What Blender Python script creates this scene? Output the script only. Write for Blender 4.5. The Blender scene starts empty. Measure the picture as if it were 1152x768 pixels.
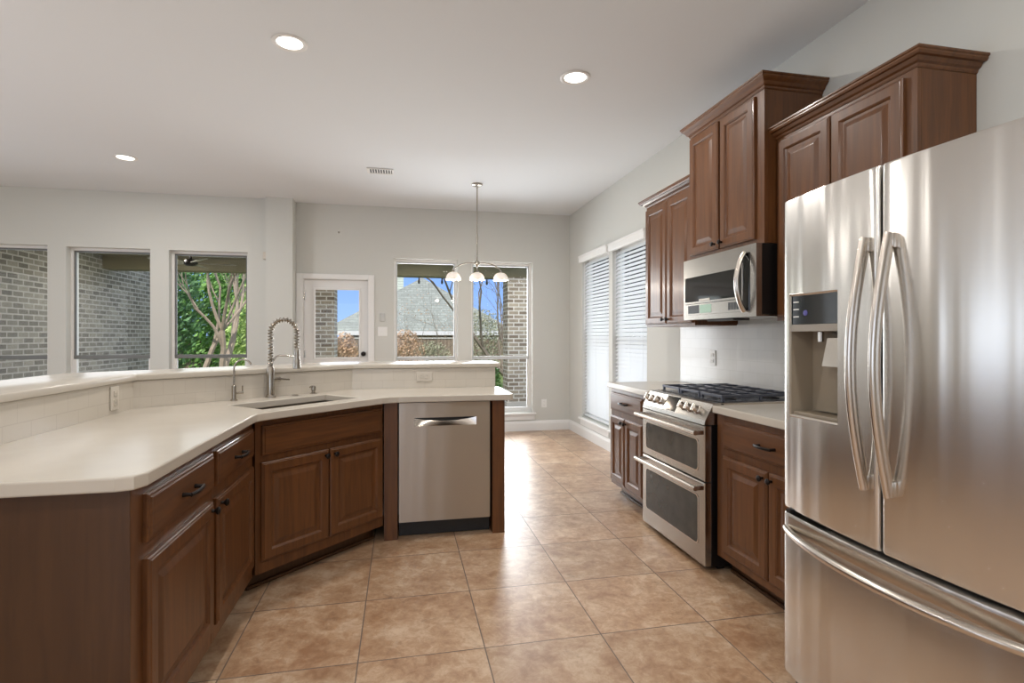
import bpy, bmesh, math, random
from mathutils import Vector, Matrix
random.seed(7)
S = bpy.context.scene
COL = S.collection
PI = math.pi
# ------------------------------------------------------------------ camera
FPX, YAW, HC = 602.0, 0.2042, 1.29
cd = bpy.data.cameras.new('camera'); cam = bpy.data.objects.new('camera', cd); COL.objects.link(cam)
cd.sensor_width = 36; cd.lens = 36*FPX/1152; cd.shift_y = -5.6/1152; cd.clip_start = .02; cd.clip_end = 300
cam.location = (0, 0, HC); cam.rotation_euler = (PI/2, 0, -YAW)
S.camera = cam
# ------------------------------------------------------------------ view, sky, sun, daylight
S.view_settings.view_transform = 'Standard'; S.view_settings.look = 'None'
S.view_settings.gamma = 1; S.view_settings.use_curve_mapping = False
S.view_settings.exposure = -0.15
W = bpy.data.worlds.new('sky'); S.world = W; W.use_nodes = True
wn, wl = W.node_tree.nodes, W.node_tree.links
tc = wn.new('ShaderNodeTexCoord'); sp = wn.new('ShaderNodeSeparateXYZ'); rp = wn.new('ShaderNodeValToRGB')
wl.new(tc.outputs['Generated'], sp.inputs[0]); wl.new(sp.outputs['Z'], rp.inputs[0])
rp.color_ramp.elements[0].position = 0.0; rp.color_ramp.elements[0].color = (.36, .56, .95, 1)
rp.color_ramp.elements[1].position = .5; rp.color_ramp.elements[1].color = (.80, .86, .95, 1)
e = rp.color_ramp.elements.new(.2); e.color = (.17, .38, .92, 1)
wl.new(rp.outputs[0], wn['Background'].inputs[0]); wn['Background'].inputs[1].default_value = 1.3

def lamp(name, kind, loc, rot, energy, color=(1, 1, 1), **kw):
    d = bpy.data.lights.new(name, kind); d.energy = energy; d.color = color
    for k, v in kw.items(): setattr(d, k, v)
    o = bpy.data.objects.new(name, d); COL.objects.link(o); o.location = loc; o.rotation_euler = rot
    return o
sun = lamp('sun', 'SUN', (0, 0, 20), (0, 0, 0), 4.2, (1, .96, .9), angle=.01)
sun.rotation_euler = Vector((.12, .62, -.78)).to_track_quat('-Z', 'Y').to_euler()
# added fill lamps in unseen, made-up openings behind and left of the viewpoint
lamp('rear_fill_light', 'AREA', (-1.6, -3.46, 1.5), (-PI/2, 0, PI), 32, (.93, .97, 1), shape='RECTANGLE', size=3.4, size_y=1.7)
lamp('side_fill_light', 'AREA', (-5.96, 3.0, 1.35), (0, -PI/2, 0), 60, (.93, .97, 1), shape='RECTANGLE', size=1.9, size_y=4.2)
for x_, w_, y_, e_ in ((1.34, .8, 7.42, 50), (.32, .8, 7.42, 44), (-.80, .5, 7.42, 6), (-2.26, .8, 7.30, 7), (-3.32, .8, 7.30, 6), (-4.36, .8, 7.30, 6)):
    lamp('back_window_daylight', 'AREA', (x_, y_, 1.3), (-PI/2, 0, 0), e_, (.92, .96, 1), shape='RECTANGLE', size=w_, size_y=1.9)
for y_ in (5.17, 6.16):
    lamp('nook_window_daylight', 'AREA', (2.56, y_, 1.3), (0, PI/2, 0), 15, (.93, .97, 1), shape='RECTANGLE', size=2.0, size_y=.85)
# two unseen fill lamps aimed upward, added to brighten the ceiling
lamp('ceiling_fill_light', 'AREA', (-3.6, 2.2, 1.75), (PI, 0, 0), 14, (1, 1, .99), shape='DISK', size=.9)
lamp('ceiling_fill_light', 'AREA', (-1.0, -2.2, 1.75), (PI, 0, 0), 14, (1, 1, .99), shape='DISK', size=.9)

# ------------------------------------------------------------------ materials
MATS = {}
def newmat(name):
    m = bpy.data.materials.new(name); m.use_nodes = True
    MATS[name] = m
    return m, m.node_tree.nodes, m.node_tree.links, m.node_tree.nodes['Principled BSDF']
def lin(c): return tuple(((x/255)/12.92 if x/255 <= .04045 else ((x/255+.055)/1.055)**2.4) for x in c)
def simple(name, rgb, rough=.5, metal=0, spec=.5, bump=0, bscale=60, var=0, vscale=3, coat=0, ior=None):
    m, n, l, b = newmat(name)
    c = (*lin(rgb), 1)
    b.inputs['Base Color'].default_value = c; b.inputs['Roughness'].default_value = rough
    b.inputs['Metallic'].default_value = metal; b.inputs['Specular IOR Level'].default_value = spec
    b.inputs['Coat Weight'].default_value = coat; b.inputs['Coat Roughness'].default_value = .08
    t = n.new('ShaderNodeTexCoord')
    if bump:
        z = n.new('ShaderNodeTexNoise'); z.inputs['Scale'].default_value = bscale; z.inputs['Detail'].default_value = 4
        l.new(t.outputs['Object'], z.inputs['Vector'])
        q = n.new('ShaderNodeBump'); q.inputs['Strength'].default_value = bump; q.inputs['Distance'].default_value = .01
        l.new(z.outputs['Fac'], q.inputs['Height']); l.new(q.outputs[0], b.inputs['Normal'])
    if var:
        z = n.new('ShaderNodeTexNoise'); z.inputs['Scale'].default_value = vscale; z.inputs['Detail'].default_value = 6
        l.new(t.outputs['Object'], z.inputs['Vector'])
        r = n.new('ShaderNodeValToRGB'); r.color_ramp.elements[0].position = .3; r.color_ramp.elements[1].position = .7
        r.color_ramp.elements[0].color = (*[x*(1-var) for x in c[:3]], 1); r.color_ramp.elements[1].color = (*[min(1, x*(1+var)) for x in c[:3]], 1)
        l.new(z.outputs['Fac'], r.inputs[0]); l.new(r.outputs[0], b.inputs['Base Color'])
    return m
def emit(name, rgb, strength):
    m, n, l, b = newmat(name)
    b.inputs['Base Color'].default_value = (*rgb, 1)
    b.inputs['Emission Color'].default_value = (*rgb, 1); b.inputs['Emission Strength'].default_value = strength
    return m
def wood(name, horizontal=False, c0=(78, 47, 24), c1=(117, 73, 37)):
    m, n, l, b = newmat(name)
    t = n.new('ShaderNodeTexCoord'); mp = n.new('ShaderNodeMapping')
    mp.inputs['Scale'].default_value = (1.6, 22, 22) if horizontal else (22, 22, 1.6)
    z = n.new('ShaderNodeTexNoise'); z.inputs['Scale'].default_value = 1.7; z.inputs['Detail'].default_value = 8; z.inputs['Distortion'].default_value = .6
    r = n.new('ShaderNodeValToRGB'); r.color_ramp.elements[0].position = .2; r.color_ramp.elements[1].position = .8
    r.color_ramp.elements[0].color = (*lin(c0), 1); r.color_ramp.elements[1].color = (*lin(c1), 1)
    l.new(t.outputs['Object'], mp.inputs[0]); l.new(mp.outputs[0], z.inputs['Vector']); l.new(z.outputs['Fac'], r.inputs[0])
    z2 = n.new('ShaderNodeTexNoise'); z2.inputs['Scale'].default_value = 2.2; z2.inputs['Detail'].default_value = 2
    mx = n.new('ShaderNodeMix'); mx.data_type = 'RGBA'; mx.blend_type = 'MULTIPLY'; mx.inputs[0].default_value = .5
    l.new(t.outputs['Object'], z2.inputs['Vector']); l.new(r.outputs[0], mx.inputs[6])
    r2 = n.new('ShaderNodeValToRGB'); r2.color_ramp.elements[0].color = (.78, .77, .76, 1); r2.color_ramp.elements[1].color = (1.0, 1.0, 1.0, 1)
    r2.color_ramp.elements[0].position = .3; r2.color_ramp.elements[1].position = .7
    l.new(z2.outputs['Fac'], r2.inputs[0]); l.new(r2.outputs[0], mx.inputs[7]); l.new(mx.outputs[2], b.inputs['Base Color'])
    b.inputs['Roughness'].default_value = .42; b.inputs['Coat Weight'].default_value = .3; b.inputs['Coat Roughness'].default_value = .16; b.inputs['Specular IOR Level'].default_value = .35
    return m
def brick(name, c1, c2, mortar, bw=.2, bh=.067, ms=.01, axis='x', rough=.8, bump=.4, offset=.5, bias=0, mixvar=.3):
    """bricks laid on vertical faces; the course runs along world x, y or both (by face normal)"""
    m, n, l, b = newmat(name)
    t = n.new('ShaderNodeTexCoord'); s = n.new('ShaderNodeSeparateXYZ'); c = n.new('ShaderNodeCombineXYZ')
    l.new(t.outputs['Object'], s.inputs[0])
    if axis == 'xy':
        a = n.new('ShaderNodeMath'); a.operation = 'ADD'; l.new(s.outputs['X'], a.inputs[0]); l.new(s.outputs['Y'], a.inputs[1]); l.new(a.outputs[0], c.inputs[0])
    else: l.new(s.outputs[axis.upper()], c.inputs[0])
    l.new(s.outputs['Z'], c.inputs[1])
    k = n.new('ShaderNodeTexBrick'); k.offset = offset
    k.inputs['Scale'].default_value = 1; k.inputs['Brick Width'].default_value = bw; k.inputs['Row Height'].default_value = bh
    k.inputs['Mortar Size'].default_value = ms; k.inputs['Mortar Smooth'].default_value = .1; k.inputs['Bias'].default_value = bias
    k.inputs['Color1'].default_value = (*lin(c1), 1); k.inputs['Color2'].default_value = (*lin(c2), 1); k.inputs['Mortar'].default_value = (*lin(mortar), 1)
    l.new(c.outputs[0], k.inputs['Vector'])
    z = n.new('ShaderNodeTexNoise'); z.inputs['Scale'].default_value = 9; z.inputs['Detail'].default_value = 6; l.new(c.outputs[0], z.inputs['Vector'])
    mx = n.new('ShaderNodeMix'); mx.data_type = 'RGBA'; mx.blend_type = 'OVERLAY'; mx.inputs[0].default_value = mixvar
    l.new(k.outputs['Color'], mx.inputs[6]); l.new(z.outputs['Fac'], mx.inputs[7]); l.new(mx.outputs[2], b.inputs['Base Color'])
    q = n.new('ShaderNodeBump'); q.inputs['Strength'].default_value = bump; q.inputs['Distance'].default_value = .006; q.invert = True
    l.new(k.outputs['Fac'], q.inputs['Height']); l.new(q.outputs[0], b.inputs['Normal'])
    b.inputs['Roughness'].default_value = rough
    return m
def steel(name, rgb=(186, 182, 176), rough=.25, wave=.0, wscale=(1, 1, 1), aniso=.6):
    m, n, l, b = newmat(name)
    b.inputs['Base Color'].default_value = (*lin(rgb), 1); b.inputs['Metallic'].default_value = 1; b.inputs['Roughness'].default_value = rough
    b.inputs['Anisotropic'].default_value = aniso
    tg = n.new('ShaderNodeTangent'); tg.direction_type = 'RADIAL'; tg.axis = 'Z'; l.new(tg.outputs[0], b.inputs['Tangent']); b.inputs['Anisotropic Rotation'].default_value = .25
    if wave:
        t = n.new('ShaderNodeTexCoord'); mp = n.new('ShaderNodeMapping'); mp.inputs['Scale'].default_value = wscale
        z = n.new('ShaderNodeTexNoise'); z.inputs['Scale'].default_value = 1; z.inputs['Detail'].default_value = 1.5
        l.new(t.outputs['Object'], mp.inputs[0]); l.new(mp.outputs[0], z.inputs['Vector'])
        q = n.new('ShaderNodeBump'); q.inputs['Strength'].default_value = 1; q.inputs['Distance'].default_value = wave
        l.new(z.outputs['Fac'], q.inputs['Height']); l.new(q.outputs[0], b.inputs['Normal'])
    return m
def pane_mat(name, tint=(1, 1, 1)):
    m, n, l, b = newmat(name)
    n.remove(b)
    tr = n.new('ShaderNodeBsdfTransparent'); tr.inputs[0].default_value = (*tint, 1)
    g = n.new('ShaderNodeBsdfGlossy'); g.inputs['Roughness'].default_value = .0
    f = n.new('ShaderNodeFresnel'); f.inputs[0].default_value = 1.25
    mx = n.new('ShaderNodeMixShader'); l.new(f.outputs[0], mx.inputs[0]); l.new(tr.outputs[0], mx.inputs[1]); l.new(g.outputs[0], mx.inputs[2])
    l.new(mx.outputs[0], n['Material Output'].inputs[0])
    return m
def floor_mat():
    m, n, l, b = newmat('travertine_tile')
    T, X0, Y0 = .508, .340, 2.195
    t = n.new('ShaderNodeTexCoord'); s = n.new('ShaderNodeSeparateXYZ'); l.new(t.outputs['Object'], s.inputs[0])
    def math_(op, a, bb=None):
        q = n.new('ShaderNodeMath'); q.operation = op
        for i, v in enumerate((a, bb)):
            if v is None: continue
            if isinstance(v, (int, float)): q.inputs[i].default_value = v
            else: l.new(v, q.inputs[i])
        return q.outputs[0]
    gx = math_('DIVIDE', math_('SUBTRACT', s.outputs['X'], X0-20*T), T); gy = math_('DIVIDE', math_('SUBTRACT', s.outputs['Y'], Y0-20*T), T)
    fx, fy = math_('FRACT', gx), math_('FRACT', gy)
    ix, iy = math_('FLOOR', gx), math_('FLOOR', gy)
    dx = math_('MINIMUM', fx, math_('SUBTRACT', 1, fx)); dy = math_('MINIMUM', fy, math_('SUBTRACT', 1, fy))
    d = math_('MINIMUM', dx, dy)
    grout = math_('LESS_THAN', d, .0052)
    cmb = n.new('ShaderNodeCombineXYZ'); l.new(ix, cmb.inputs[0]); l.new(iy, cmb.inputs[1])
    wnz = n.new('ShaderNodeTexWhiteNoise'); wnz.noise_dimensions = '3D'; l.new(cmb.outputs[0], wnz.inputs['Vector'])
    va = n.new('ShaderNodeVectorMath'); va.operation = 'SCALE'; va.inputs['Scale'].default_value = 30; l.new(wnz.outputs['Color'], va.inputs[0])
    vb = n.new('ShaderNodeVectorMath'); vb.operation = 'ADD'; l.new(va.outputs[0], vb.inputs[0]); l.new(t.outputs['Object'], vb.inputs[1])
    def noise(sc, det, dist=0, rough=.55):
        z = n.new('ShaderNodeTexNoise'); z.inputs['Scale'].default_value = sc; z.inputs['Detail'].default_value = det
        z.inputs['Distortion'].default_value = dist; z.inputs['Roughness'].default_value = rough
        l.new(vb.outputs[0], z.inputs['Vector']); return z.outputs['Fac']
    r = n.new('ShaderNodeValToRGB'); cr = r.color_ramp
    cr.elements[0].position = .40; cr.elements[0].color = (*lin((152, 113, 81)), 1)
    cr.elements[1].position = .60; cr.elements[1].color = (*lin((206, 180, 152)), 1)
    e = cr.elements.new(.5); e.color = (*lin((180, 146, 114)), 1)
    nm = math_('ADD', math_('MULTIPLY', noise(4.2, 12, .3, .7), .55), math_('MULTIPLY', noise(17, 10, .5, .75), .45))
    l.new(nm, r.inputs[0])
    # dark pitted veins
    r2 = n.new('ShaderNodeValToRGB'); r2.color_ramp.elements[0].position = .56; r2.color_ramp.elements[1].position = .70
    r2.color_ramp.elements[0].color = (0, 0, 0, 1); r2.color_ramp.elements[1].color = (.55, .55, .55, 1)
    l.new(noise(11, 14, .7, .8), r2.inputs[0])
    mx = n.new('ShaderNodeMix'); mx.data_type = 'RGBA'; l.new(r2.outputs[0], mx.inputs[0]); l.new(r.outputs[0], mx.inputs[6]); mx.inputs[7].default_value = (*lin((112, 84, 62)), 1)
    hs = n.new('ShaderNodeHueSaturation'); hs.inputs['Saturation'].default_value = 1
    v = math_('ADD', math_('MULTIPLY', wnz.outputs['Value'], .16), .93); l.new(v, hs.inputs['Value']); l.new(mx.outputs[2], hs.inputs['Color'])
    m2 = n.new('ShaderNodeMix'); m2.data_type = 'RGBA'; l.new(grout, m2.inputs[0]); l.new(hs.outputs[0], m2.inputs[6]); m2.inputs[7].default_value = (*lin((112, 96, 84)), 1)
    l.new(m2.outputs[2], b.inputs['Base Color'])
    rr = math_('ADD', math_('MULTIPLY', noise(5, 6), .22), .27); l.new(math_('MAXIMUM', rr, math_('MULTIPLY', grout, .8)), b.inputs['Roughness'])
    q = n.new('ShaderNodeBump'); q.inputs['Strength'].default_value = .5; q.inputs['Distance'].default_value = .002; q.invert = True
    l.new(math_('ADD', grout, math_('MULTIPLY', r2.outputs[0], .3)), q.inputs['Height']); l.new(q.outputs[0], b.inputs['Normal'])
    b.inputs['Specular IOR Level'].default_value = .8
    b.inputs['Coat Weight'].default_value = .5; b.inputs['Coat Roughness'].default_value = .30; l.new(q.outputs[0], b.inputs['Coat Normal'])
    return m

M_floor = floor_mat()
M_wall = simple('wall_paint', (207, 207, 201), .85, bump=.05, bscale=180)
M_ceil = simple('ceiling_paint', (226, 229, 231), .9, bump=.05, bscale=120)
M_white = simple('white_trim_paint', (232, 231, 228), .45)
M_wood = wood('stained_wood'); M_woodh = wood('stained_wood_crosswise', True)
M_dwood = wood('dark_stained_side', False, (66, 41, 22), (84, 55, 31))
M_quartz = simple('cream_quartz', (198, 190, 177), .2, spec=.4, var=.03, vscale=5)
M_splash = brick('glazed_subway_tile', (204, 196, 183), (201, 193, 180), (193, 184, 171), .15, .075, .0016, 'xy', .16, .1, mixvar=.05)
M_splashw = brick('glazed_subway_tile_pale', (214, 212, 208), (210, 208, 203), (203, 201, 196), .15, .075, .0016, 'xy', .16, .1, mixvar=.06)
M_steel = steel('brushed_steel', rough=.26)
M_fridge = steel('wavy_brushed_steel', (222, 219, 214), .25, .014, (7, 6, .12), .85)
M_dw = steel('dishwasher_steel', (176, 168, 158), .3, .006, (5, 5, .3), .8)
M_nickel = steel('satin_nickel', (170, 163, 152), .22, aniso=0)
M_handle = steel('handle_steel', (206, 198, 188), .24, aniso=0)
M_bronze = simple('dark_bronze', (38, 32, 30), .35, metal=.7)
M_black = simple('black_enamel', (14, 14, 15), .35)
M_dark = simple('black_plastic', (24, 24, 25), .5)
M_iron = simple('cast_iron', (74, 78, 90), .28, metal=.4, spec=.8)
M_bglass = simple('black_glass', (10, 12, 12), .06, spec=.7)
M_oglass = simple('oven_glass', (58, 60, 58), .14, spec=.5, var=.25, vscale=9)
M_grey = simple('warm_grey_plastic', (150, 142, 130), .4)
M_tan = simple('dispenser_liner', (142, 130, 112), .45)
M_plate = simple('ivory_plate', (204, 196, 183), .35)
M_whitep = simple('white_plastic', (235, 234, 230), .35)
M_slat = simple('white_blind_slat', (238, 239, 239), .4)
def translucent(m, k, rgb):
    n, l = m.node_tree.nodes, m.node_tree.links; b = n['Principled BSDF']
    t = n.new('ShaderNodeBsdfTranslucent'); t.inputs[0].default_value = (*lin(rgb), 1); mx = n.new('ShaderNodeMixShader'); mx.inputs[0].default_value = k
    l.new(b.outputs[0], mx.inputs[1]); l.new(t.outputs[0], mx.inputs[2]); l.new(mx.outputs[0], n['Material Output'].inputs[0])
translucent(M_slat, .35, (240, 240, 238))
M_pane = pane_mat('window_pane')
M_sash = simple('grey_sash', (110, 112, 110), .45)
M_sashw = simple('pale_sash', (196, 198, 198), .4)
M_opal = emit('lit_opal_glass', (1, .9, .80), .28)
M_bulb = emit('glowing_bulb', (1, .93, .82), 2.5)
M_can = emit('glowing_can_lens', (1, .95, .87), 5)
M_canin = simple('can_reflector', (250, 244, 235), .3)
M_brickp = brick('patio_brick', (158, 152, 138), (104, 99, 88), (190, 186, 176), .2, .075, .01, 'xy', bias=-.1)
M_brickc = brick('column_brick', (176, 164, 144), (120, 106, 90), (214, 210, 200), .2, .075, .011, 'xy', bias=-.1)
M_patio = simple('stained_patio_ceiling', (130, 124, 96), .7, var=.1)
M_conc = simple('concrete', (196, 192, 184), .8, var=.08)
M_grass = simple('lawn', (108, 124, 70), .9, var=.35, vscale=7)
M_roof = brick('asphalt_shingle', (152, 157, 150), (136, 140, 134), (116, 119, 115), .3, .12, .008, 'x', .9, .2)
M_siding = brick('pale_siding', (216, 222, 206), (208, 215, 198), (160, 168, 152), 8, .16, .012, 'x', .7, .2)
M_hbrick = brick('house_brick', (178, 150, 128), (150, 122, 104), (190, 180, 168), .2, .075, .01, 'xy')
M_fence = brick('fence_boards', (150, 132, 112), (126, 110, 94), (70, 60, 50), .14, 4, .008, 'xy', .85, .2, 0)
M_bark = simple('pale_bark', (168, 152, 134), .85, bump=.4, bscale=25, var=.2, vscale=6)
M_barkd = simple('grey_bark', (128, 116, 102), .85, bump=.4, bscale=25, var=.2)
M_leaf = [simple('leaf_green', (120, 164, 84), .6, var=.35, vscale=2), simple('leaf_dark', (96, 136, 84), .6, var=.35, vscale=2),
          simple('leaf_lime', (176, 200, 120), .6, var=.3, vscale=2), simple('leaf_brown', (196, 164, 134), .7, var=.35, vscale=3),
          simple('leaf_grey', (160, 160, 134), .7, var=.35, vscale=3)]
M_tint = simple('window_tint', (70, 92, 110), .08, spec=.8)

# ------------------------------------------------------------------ mesh helpers
class MB:
    def __init__(s): s.bm = bmesh.new()
    def face(s, vs):
        try: return s.bm.faces.new(vs)
        except ValueError: return None
    def box(s, x0, x1, y0, y1, z0, z1, bev=0, seg=2):
        t = bmesh.new()
        r = bmesh.ops.create_cube(t, size=1)
        bmesh.ops.scale(t, vec=(x1-x0, y1-y0, z1-z0), verts=t.verts)
        bmesh.ops.translate(t, vec=((x0+x1)/2, (y0+y1)/2, (z0+z1)/2), verts=t.verts)
        if bev: bmesh.ops.bevel(t, geom=t.edges[:], offset=bev, segments=seg, affect='EDGES', profile=.5)
        s.add(t); return s
    def add(s, t, mat=None):
        if mat is not None: t.transform(mat)
        me = bpy.data.meshes.new('tmp'); t.to_mesh(me); t.free(); s.bm.from_mesh(me); bpy.data.meshes.remove(me)
    def rings(s, rings, cap0=True, cap1=True, closed=True):
        vr = [[s.bm.verts.new(p) for p in r] for r in rings]
        for a, b in zip(vr, vr[1:]):
            n = len(a)
            for i in range(n if closed else n-1): s.face((a[i], a[(i+1) % n], b[(i+1) % n], b[i]))
        if cap0: s.face(vr[0][::-1])
        if cap1: s.face(vr[-1])
        return s
    def prism(s, poly, z0, z1, bev=0):
        t = bmesh.new()
        a = [t.verts.new((x, y, z0)) for x, y in poly]; b = [t.verts.new((x, y, z1)) for x, y in poly]
        n = len(poly)
        t.faces.new(a[::-1]); t.faces.new(b)
        for i in range(n): t.faces.new((a[i], a[(i+1) % n], b[(i+1) % n], b[i]))
        bmesh.ops.recalc_face_normals(t, faces=t.faces)
        if bev: bmesh.ops.bevel(t, geom=t.edges[:], offset=bev, segments=3, affect='EDGES', profile=.5)
        s.add(t); return s
    def lathe(s, prof, seg=20, origin=(0, 0, 0), axis=(0, 0, 1), cap=True):
        q = Vector((0, 0, 1)).rotation_difference(Vector(axis).normalized()).to_matrix()
        o = Vector(origin)
        R = [[o + q @ Vector((r*math.cos(2*PI*i/seg), r*math.sin(2*PI*i/seg), z)) for i in range(seg)] for r, z in prof]
        s.rings(R, cap, cap); return s
    def cyl(s, p0, p1, r, seg=14):
        d = Vector(p1)-Vector(p0); s.lathe([(r, 0), (r, d.length)], seg, p0, d); return s
    def tube(s, pts, r, seg=10, flat=None):
        """sweep a circle (or flat=(rx, ry) ellipse) along pts; r may be a list"""
        P = [Vector(p) for p in pts]; n = len(P); rs = r if isinstance(r, (list, tuple)) else [r]*n
        T = [(P[min(i+1, n-1)]-P[max(i-1, 0)]).normalized() for i in range(n)]
        up = Vector((0, 0, 1)) if abs(T[0].z) < .9 else Vector((1, 0, 0))
        N = (up - T[0]*up.dot(T[0])).normalized(); R = []
        for i in range(n):
            N = (N - T[i]*N.dot(T[i])).normalized(); B = T[i].cross(N)
            a, b = (rs[i], rs[i]) if flat is None else flat
            R.append([P[i] + N*a*math.cos(2*PI*k/seg) + B*b*math.sin(2*PI*k/seg) for k in range(seg)])
        s.rings(R); return s
    def build(s, name, mat, parent=None, smooth=False, loc=None, **props):
        bmesh.ops.recalc_face_normals(s.bm, faces=s.bm.faces)
        me = bpy.data.meshes.new(name); s.bm.to_mesh(me); s.bm.free()
        if smooth:
            for p in me.polygons: p.use_smooth = True
            try: me.set_sharp_from_angle(angle=math.radians(38))
            except Exception: pass
        if mat: me.materials.append(mat)
        o = bpy.data.objects.new(name, me); COL.objects.link(o)
        if parent: o.parent = parent
        if loc: o.location = loc
        for k, v in props.items(): o[k] = v
        return o
def struct(name, mb, mat, parent=None):
    o = mb.build(name, mat, parent)
    if parent is None: o['kind'] = 'structure'
    return o
def tag(o, label, cat, group=None):
    o['label'] = label; o['category'] = cat
    if group: o['group'] = group
    return o
def thing(name, label, cat, loc=(0, 0, 0), rz=0, group=None):
    o = bpy.data.objects.new(name, None); COL.objects.link(o); o.location = loc; o.rotation_euler = (0, 0, rz); o.empty_display_size = .1
    return tag(o, label, cat, group)
def box(*a, bev=0): return MB().box(*a, bev=bev)
def dup(root, loc=None, rz=None, label=None):
    r = root.copy(); COL.objects.link(r)
    if loc: r.location = loc
    if rz is not None: r.rotation_euler = (0, 0, rz)
    if label: r['label'] = label
    for ch in list(root.children):
        c = ch.copy(); COL.objects.link(c); c.parent = r
        for g in list(ch.children):
            d = g.copy(); COL.objects.link(d); d.parent = c
    return r
def rect_loops(mb, x0, x1, z0, z1, loops):
    """concentric rectangles: loops of (inset, y); the last is filled; the first closes the back"""
    R = [[(x0+i, y, z0+i), (x1-i, y, z0+i), (x1-i, y, z1-i), (x0+i, y, z1-i)] for i, y in loops]
    mb.rings(R); return mb

# ------------------------------------------------------------------ room shell
CZ = 2.975
def wall_boxes(mb, a0, a1, z0, z1, openings, fn):
    """fn(mb, a, b, z, w) adds one block of wall"""
    a = a0
    for o0, o1, p0, p1 in sorted(openings):
        fn(mb, a, o0, z0, z1)
        if p0 > z0: fn(mb, o0, o1, z0, p0)
        if p1 < z1: fn(mb, o0, o1, p1, z1)
        a = o1
    fn(mb, a, a1, z0, z1); return mb
XR, YB, YL = 2.30, 7.14, 7.02
struct('floor', box(-6.2, 2.5, -3.7, 7.39, -.12, 0), M_floor)
struct('ceiling', box(-6.2, 2.5, -3.7, 7.39, CZ, CZ+.2), M_ceil)
OP_BACK = [(-1.225, -.405, 0, 2.03), (-.095, .74, .25, 2.31), (.918, 1.765, .25, 2.30)]
OP_LEFT = [(-4.79, -3.934, .25, 2.33), (-3.75, -2.889, .25, 2.32), (-2.692, -1.828, .25, 2.315)]
OP_RIGHT = [(4.745, 5.60, .25, 2.27), (5.705, 6.61, .25, 2.28)]
struct('wall_back', wall_boxes(MB(), -1.45, XR, 0, CZ, OP_BACK, lambda m, a, b, z, w: m.box(a, b, YB, YB+.25, z, w)), M_wall)
struct('wall_living', wall_boxes(MB(), -6.0, -1.60, 0, CZ, OP_LEFT, lambda m, a, b, z, w: m.box(a, b, YL, YL+.25, z, w)), M_wall)
struct('wall_pilaster', box(-1.60, -1.295, 6.925, YB+.24, 0, CZ), M_wall)
struct('wall_right', wall_boxes(MB(), -3.5, 7.39, 0, CZ, OP_RIGHT, lambda m, a, b, z, w: m.box(XR, XR+.2, a, b, z, w)), M_wall)
struct('wall_rear', wall_boxes(MB(), -6.0, XR, 0, CZ, [(-3.3, .1, .65, 2.35)], lambda m, a, b, z, w: m.box(a, b, -3.7, -3.5, z, w)), M_wall)
struct('wall_left', wall_boxes(MB(), -3.5, 7.27, 0, CZ, [(.9, 5.1, .4, 2.3)], lambda m, a, b, z, w: m.box(-6.2, -6.0, a, b, z, w)), M_wall)
def baseboard(name, pts):
    """profile swept along straight wall runs: pts are (p0, p1, inward normal)"""
    mb = MB()
    for (x0, y0), (x1, y1), (nx, ny) in pts:
        prof = [(0, 0), (.016, 0), (.016, .10), (.010, .118), (.006, .13), (0, .135)]
        mb.rings([[(x+nx*d, y+ny*d, z) for d, z in prof] for x, y in ((x0, y0), (x1, y1))])
    return struct(name, mb, M_white)
baseboard('baseboard_back', [((-.33, YB), (XR, YB), (0, -1))])
baseboard('baseboard_right', [((XR, 4.16), (XR, YB-.017), (-1, 0))])

def window(name, x0, x1, z0, z1, y, rail, sash_mat, frame_mat, rot=None, sill=True):
    """single hung window in a wall opening whose room face lies at y (local); glass .11 behind"""
    f = MB(); g = y+.10
    for a, b, c, d in ((x0, x1, z1-.03, z1), (x0, x1, z0, z0+.03), (x0, x0+.028, z0+.03, z1-.03), (x1-.028, x1, z0+.03, z1-.03)):
        f.box(a, b, g-.01, g+.07, c, d)
    root = f.build(name, frame_mat); root['kind'] = 'structure'
    s = MB()
    s.box(x0+.028, x1-.028, g-.004, g+.028, rail-.022, rail+.022, .004)
    s.box(x0+.028, x0+.045, g+.004, g+.03, rail+.022, z1-.03); s.box(x1-.045, x1-.028, g+.004, g+.03, rail+.022, z1-.03)
    s.box(x0+.045, x1-.045, g+.004, g+.03, z1-.05, z1-.03)
    s.build('sash_rail', sash_mat, root)
    l = MB()
    l.box(x0+.028, x0+.055, g-.004, g+.024, z0+.03, rail-.022); l.box(x1-.055, x1-.028, g-.004, g+.024, z0+.03, rail-.022)
    l.box(x0+.055, x1-.055, g-.004, g+.024, z0+.03, z0+.065)
    l.build('lower_sash', frame_mat, root)
    box(x0+.03, x1-.03, g+.014, g+.018, z0+.03, z1-.03).build('pane', M_pane, root)
    if sill:
        q = MB().box(x0-.045, x1+.045, y-.045, g-.012, z0-.028, z0-.002, .006).box(x0-.03, x1+.03, y-.018, y-.001, z0-.10, z0-.03, .004)
        q.build('sill', M_white, root)
    if rot:
        root.matrix_world = rot
    return root
n = 1
for (a, b, c, d), r in zip(OP_LEFT, (1.05, 1.05, 1.05)):
    window(f'window_{n}', a, b, c, d, YL, r, M_sash, M_white); n += 1
for (a, b, c, d), r in zip(OP_BACK[1:], (1.0, 1.0)):
    window(f'window_{n}', a, b, c, d, YB, r, M_sashw, M_white); n += 1
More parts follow.
